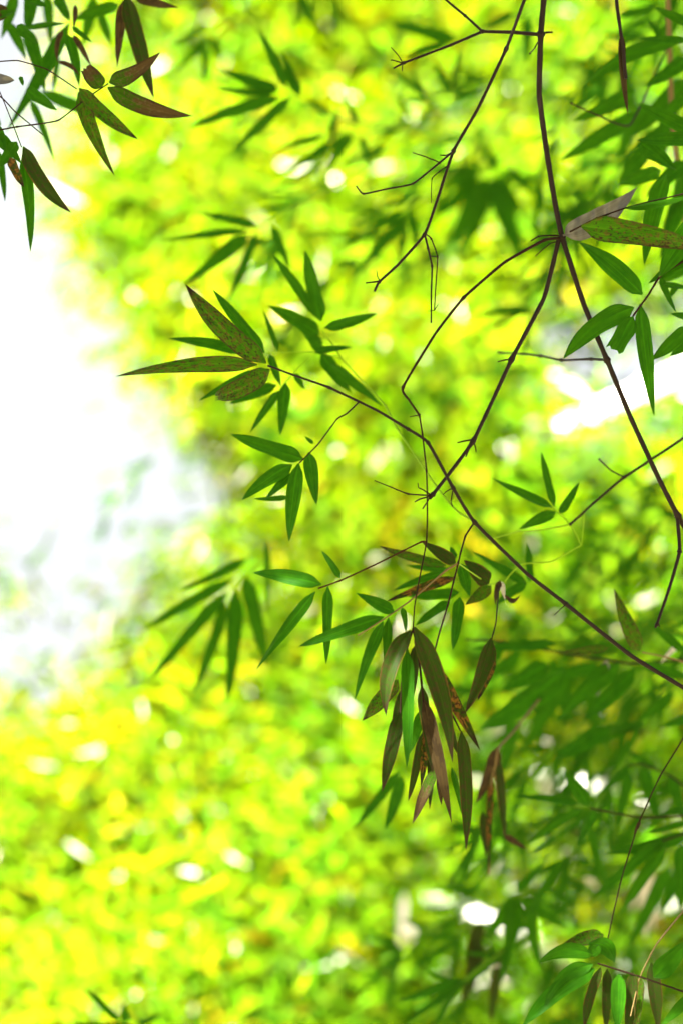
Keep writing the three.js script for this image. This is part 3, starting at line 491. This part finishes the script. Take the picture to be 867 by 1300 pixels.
branch('bamboo_branch', 'overhanging top corner leaves mixing bright green blades and curled dry ones', 'branch', 1.72, [
  ['stem', 'twig', [2, 1.5], [[-220, -60, 1.8], [-40, -14, 1.72], [40, -8], [100, -10], [160, -6], [185, -4]]],
], [
  [157, 1, 149, 85, 16, 'd', {}], [160, -6, 196, 125, 24, 'o', {}], [172, -2, 227, 10, 12, 'd', {}], [96, 6, 93, 46, 7, 'd', { twist: 2 }], [93, 44, 117, 85, 8, 'd', { twist: 1 }], [80, 38, 74, 80, 8, 'd', { bow: 0.1 }], [74, 78, 101, 96, 7, 'd', { bow: -0.15 }],
  [88, 30, 8, 168, 20, 'g', { D: 1.85 }], [33, 34, 58, 117, 18, 'g', { D: 1.8 }], [22, 32, 50, 56, 15, 'g', { D: 1.7 }], [86, 44, 101, 110, 15, 'g', { D: 1.75 }], [52, 116, 146, 153, 17, 'l', { D: 1.95 }], [39, 126, 70, 207, 11, 'l', { D: 1.85 }], [151, 6, 92, 26, 17, 'l', { D: 1.85 }], [72, -5, 89, 27, 15, 'g', { D: 1.8 }], [10, 28, 34, 77, 15, 'l', { D: 1.85 }], [128, 16, 142, 58, 13, 'l', { D: 2.0 }], [40, -6, 34, 40, 18, 'g', { D: 1.8 }], [20, -8, 2, 50, 16, 'l', { D: 1.85 }], [92, 34, 118, 54, 7, 'g', { D: 1.7 }], [34, 36, 84, 30, 8, 'g', { D: 1.75 }], [60, -8, 66, 60, 14, 'l', { D: 2.0 }], [120, -6, 104, 60, 16, 'l', { D: 2.1 }], [30, -6, 60, 8, 14, 'g', { D: 1.7 }], [8, 8, -8, 28, 20, 'd', { D: 1.7 }], [75, 70, 68, 118, 9, 'l', { D: 2 }], [-5, 20, 20, 14, 10, 'g', { D: 1.7 }], [0, 150, -20, 190, 14, 'g', {}],
]);

// ---------------------------------------------------------------- sprays behind the focus
branch('bamboo_spray', 'drooping star of seven dark green leaves against the yellow foliage', 'branch', 2.15, [
  ['stem', 'green', [1.4, 1], [[560, 560, 3.4], [440, 640, 2.7], [360, 690, 2.25], [318, 725], [300, 745]]],
], [[314, 709, 228, 751, 12, 'g', {}], [297, 734, 180, 801, 15, 'g', {}], [289, 751, 190, 864, 17, 'g', {}], [287, 763, 245, 881, 16, 'g', {}], [299, 748, 287, 896, 22, 'g', {}], [311, 731, 338, 844, 20, 'g', {}], [339, 688, 340, 771, 9, 'g', {}]], 'mid distance leaf sprays');
branch('bamboo_spray', 'pinwheel of six dark green leaves right of the corner twig', 'branch', 2.1, [
  ['stem', 'green', [1.4, 1], [[640, 190, 3.2], [520, 165, 2.5], [430, 150, 2.2], [366, 120]]],
], [[364, 112, 326, 35, 14, 'g', {}], [381, 122, 357, 67, 15, 'g', {}], [354, 114, 277, 86, 17, 'g', {}], [352, 117, 275, 113, 10, 'g', {}], [355, 123, 239, 162, 16, 'g', {}], [369, 123, 296, 191, 15, 'g', {}]], 'mid distance leaf sprays');
branch('bamboo_spray', 'tangle of narrow leaves beyond the pinwheel of dark leaves', 'branch', 2.4, [
  ['stem', 'green', [1.4, 1], [[700, 120, 3.4], [560, 150, 2.8], [470, 165], [425, 148]]],
], [[420, 146, 390, 129, 10, 'g', {}], [453, 161, 436, 118, 10, 'g', {}], [447, 169, 412, 216, 14, 'g', {}], [423, 181, 363, 221, 11, 'g', {}], [411, 172, 346, 191, 10, 'l', {}], [431, 142, 413, 183, 10, 'g', {}], [458, 172, 470, 215, 10, 'g', {}], [490, 185, 436, 210, 10, 'l', {}]], 'mid distance leaf sprays');
branch('bamboo_spray', 'fan of five leaves above the speckled leaf tips', 'branch', 2.1, [
  ['stem', 'green', [1.3, 1], [[560, 130, 3.2], [450, 220, 2.6], [370, 265, 2.2], [322, 291]]],
], [[327, 286, 248, 269, 13, 'g', {}], [316, 292, 202, 306, 11, 'g', {}], [316, 297, 231, 364, 20, 'g', {}], [325, 297, 289, 384, 13, 'g', {}], [344, 286, 369, 344, 12, 'g', {}]], 'mid distance leaf sprays');
branch('bamboo_spray', 'broad blurred leaf cluster between the zigzag twig and the thick branch', 'branch', 2.9, [
  ['stem', 'green', [1.8, 1.3], [[760, 40, 3.6], [690, 150, 3.1], [615, 220]]],
], [[608, 214, 558, 240, 22, 'g', {}], [605, 226, 550, 278, 20, 'g', {}], [617, 226, 590, 318, 30, 'g', {}], [623, 226, 660, 335, 26, 'g', {}], [629, 223, 667, 278, 24, 'g', {}], [640, 214, 690, 250, 18, 'l', {}], [612, 226, 562, 320, 22, 'l', {}], [600, 215, 545, 215, 14, 'l', {}], [630, 215, 610, 180, 14, 'g', {}], [626, 230, 640, 300, 20, 'l', {}]], 'mid distance leaf sprays');
branch('bamboo_spray', 'drooping leaves behind the lower fork of the zigzag twig', 'branch', 2.4, [
  ['stem', 'green', [1.3, 1], [[640, 150, 3.3], [560, 230, 2.7], [514, 268]]],
], [[513, 269, 460, 299, 15, 'g', {}], [515, 275, 448, 353, 15, 'g', {}], [513, 282, 509, 337, 12, 'g', {}], [519, 266, 534, 325, 13, 'g', {}], [523, 252, 487, 262, 8, 'g', {}]], 'mid distance leaf sprays');
branch('bamboo_spray', 'narrow leaves behind the top crossing of the bare twigs', 'branch', 2.35, [
  ['stem', 'green', [1.3, 1], [[760, -60, 3.2], [660, 20, 2.6], [600, 45], [575, 100], [572, 118], [540, 126]]],
], [[580, 51, 496, 30, 17, 'g', {}], [566, 56, 511, 70, 13, 'g', {}], [650, 18, 612, 37, 10, 'g', {}], [569, 117, 553, 81, 10, 'g', {}], [572, 116, 583, 61, 10, 'g', {}], [538, 121, 485, 81, 8, 'g', {}], [577, 124, 606, 111, 8, 'g', {}], [540, 127, 511, 126, 8, 'g', {}], [540, 124, 520, 85, 7, 'g', {}], [668, 20, 668, 80, 12, 'g', {}]], 'mid distance leaf sprays');
branch('bamboo_spray', 'faint slim leaves beside the stained brown leaf tips', 'branch', 2.6, [
  ['stem', 'green', [1.3, 1], [[420, -60, 3.4], [330, 0, 2.8], [268, 38]]],
], [[267, 29, 214, 60, 9, 'g', {}], [264, 47, 217, 93, 13, 'g', {}], [267, 46, 282, 82, 9, 'g', {}], [262, 60, 262, 110, 12, 'l', {}], [380, -10, 400, 38, 12, 'g', {}], [420, 0, 428, 45, 10, 'g', {}]], 'mid distance leaf sprays');
branch('bamboo_spray', 'small dark leaf spray low under the yellow foliage', 'branch', 2.1, [
  ['stem', 'green', [1.4, 1], [[240, 1480, 2.4], [200, 1360, 2.2], [165, 1302]]],
], [[152, 1296, 107, 1254, 10, 'g', {}], [160, 1298, 157, 1274, 12, 'g', {}], [170, 1302, 80, 1299, 9, 'g', {}], [175, 1300, 205, 1288, 9, 'g', {}]], 'mid distance leaf sprays');
branch('bamboo_spray', 'light green drooping blades in front of the lower pale culm', 'branch', 2.15, [
  ['stem', 'green', [1.5, 1.1], [[760, 980, 2.6], [700, 1080, 2.3], [662, 1140]]],
], [[661, 1145, 634, 1252, 20, 'l', {}], [657, 1139, 613, 1190, 18, 'l', {}], [671, 1149, 688, 1236, 15, 'l', {}], [609, 1172, 593, 1228, 19, 'o', {}], [608, 1196, 586, 1273, 20, 'o', {}], [664, 1143, 720, 1180, 16, 'l', {}], [655, 1130, 690, 1095, 14, 'g', {}], [650, 1135, 640, 1210, 14, 'l', {}], [640, 1200, 622, 1300, 16, 'o', {}], [645, 1230, 600, 1242, 5, 'p', { bow: 0.2 }]], 'mid distance leaf sprays');
branch('dead_leaf', 'tuft of whitish dry leaves hanging near the low spray', 'dead leaf', 2.6, [
  ['stalk', 'tan', [1.2, 1], [[900, 1020, 3.0], [850, 1080, 2.7], [822, 1108]]],
], [[818, 1104, 819, 1192, 19, 'p', {}], [826, 1108, 830, 1182, 14, 'p', {}], [835, 1108, 852, 1142, 12, 'p', {}], [808, 1108, 800, 1160, 9, 'p', {}], [720, 1110, 703, 1142, 10, 'p', { D: 2.8 }], [740, 1108, 760, 1130, 9, 'p', { D: 2.8 }]]);
branch('dead_leaf', 'narrow whitish dry leaf hanging at the end of the lower culm', 'dead leaf', 3.6, [
  ['stalk', 'tan', [1, 0.8], [[545, 1090, 4.1], [525, 1112, 3.8], [513, 1134]]],
], [[513, 1133, 507, 1214, 12, 'p', {}], [520, 1170, 523, 1200, 12, 'p', {}]]);

// arching leafy branches filling the depth behind
const hang = [];
function filler(n, region, dep, kinds, wpx, group, label, dirDeg, name = 'hanging_branch') {
  for (let i = 0; i < n; i++) {
    const x = rr(region[0], region[1]), y = rr(region[2], region[3]), D = rr(dep[0], dep[1]), len = rr(140, 260) * 1.9 / D, an = (dirDeg + rr(-30, 30)) * Math.PI / 180;
    const pts = []; for (let k = 0; k <= 4; k++) { const s = k / 4 - 0.5; pts.push([x + Math.cos(an) * len * s, y + Math.sin(an) * len * s + 50 * (s + 0.5) ** 2, D + (0.5 - k / 4) * 0.3]); }
    pts.unshift([pts[0][0] - Math.cos(an) * 160, pts[0][1] - Math.sin(an) * 160 - 30, pts[0][2] + 0.3]);
    const leaves = [];
    for (let k = 2; k < pts.length; k++) {
      const m = k === pts.length - 1 ? 4 : 3;
      for (let q = 0; q < m; q++) {
        const la = an + rr(-1.0, 1.0) * (q % 2 ? 1 : 1) + (rnd() < 0.5 ? 0.5 : -0.2), L = rr(62, 108) * 1.9 / D;
        const ty = pts[k][1] + Math.sin(la) * L + L * 0.35;
        leaves.push([pts[k][0] + rr(-5, 5), pts[k][1] + rr(-5, 5), pts[k][0] + Math.cos(la) * L * 0.9, ty, rr(0.095, 0.14) * L, kinds[Math.floor(rnd() * kinds.length)], { D: pts[k][2] }]);
      }
    }
    branch(name, label, 'branch', D, [['stem', 'green', [1.5 * 1.9 / D, 0.9 * 1.9 / D], pts]], leaves, group);
  }
}
filler(20, [650, 890, 790, 1230], [2.2, 3.6], ['g', 'l', 'g', 'l', 'l'], 0, 'leafy branches arching in the lower shade', 'blurred green leafy branch in the shade behind the hanging dead leaves', 160);
filler(10, [560, 880, 1040, 1330], [2.4, 3.6], ['g', 'l', 'l', 'l'], 0, 'leafy branches low behind the pale culm', 'blurred green leafy branch low behind the spray of curved leaves', 150);
filler(8, [770, 900, -20, 330], [2.3, 3.4], ['g', 'l', 'g'], 0, 'leafy branches behind the brown upright stem', 'blurred leafy branch behind the brown upright stem', 165);
filler(13, [400, 800, -20, 340], [2.5, 3.8], ['l', 'g', 'l'], 0, 'leafy branches behind the bare twigs', 'faint light green leafy branch behind the bare twigs', 150);
filler(14, [170, 720, -20, 700], [3.3, 4.6], ['g', 'l', 'l'], 0, 'faint leafy branches deep in the sunlit foliage', 'faint out of focus leafy branch deep in the sunlit yellow foliage', 155);
filler(6, [760, 900, 560, 830], [2.4, 3.4], ['g', 'l'], 0, 'leafy branches beside the lower end of the thick branch', 'blurred green leafy branch beside the lower end of the thick dark branch', 160);

renderer.render(scene, camera);
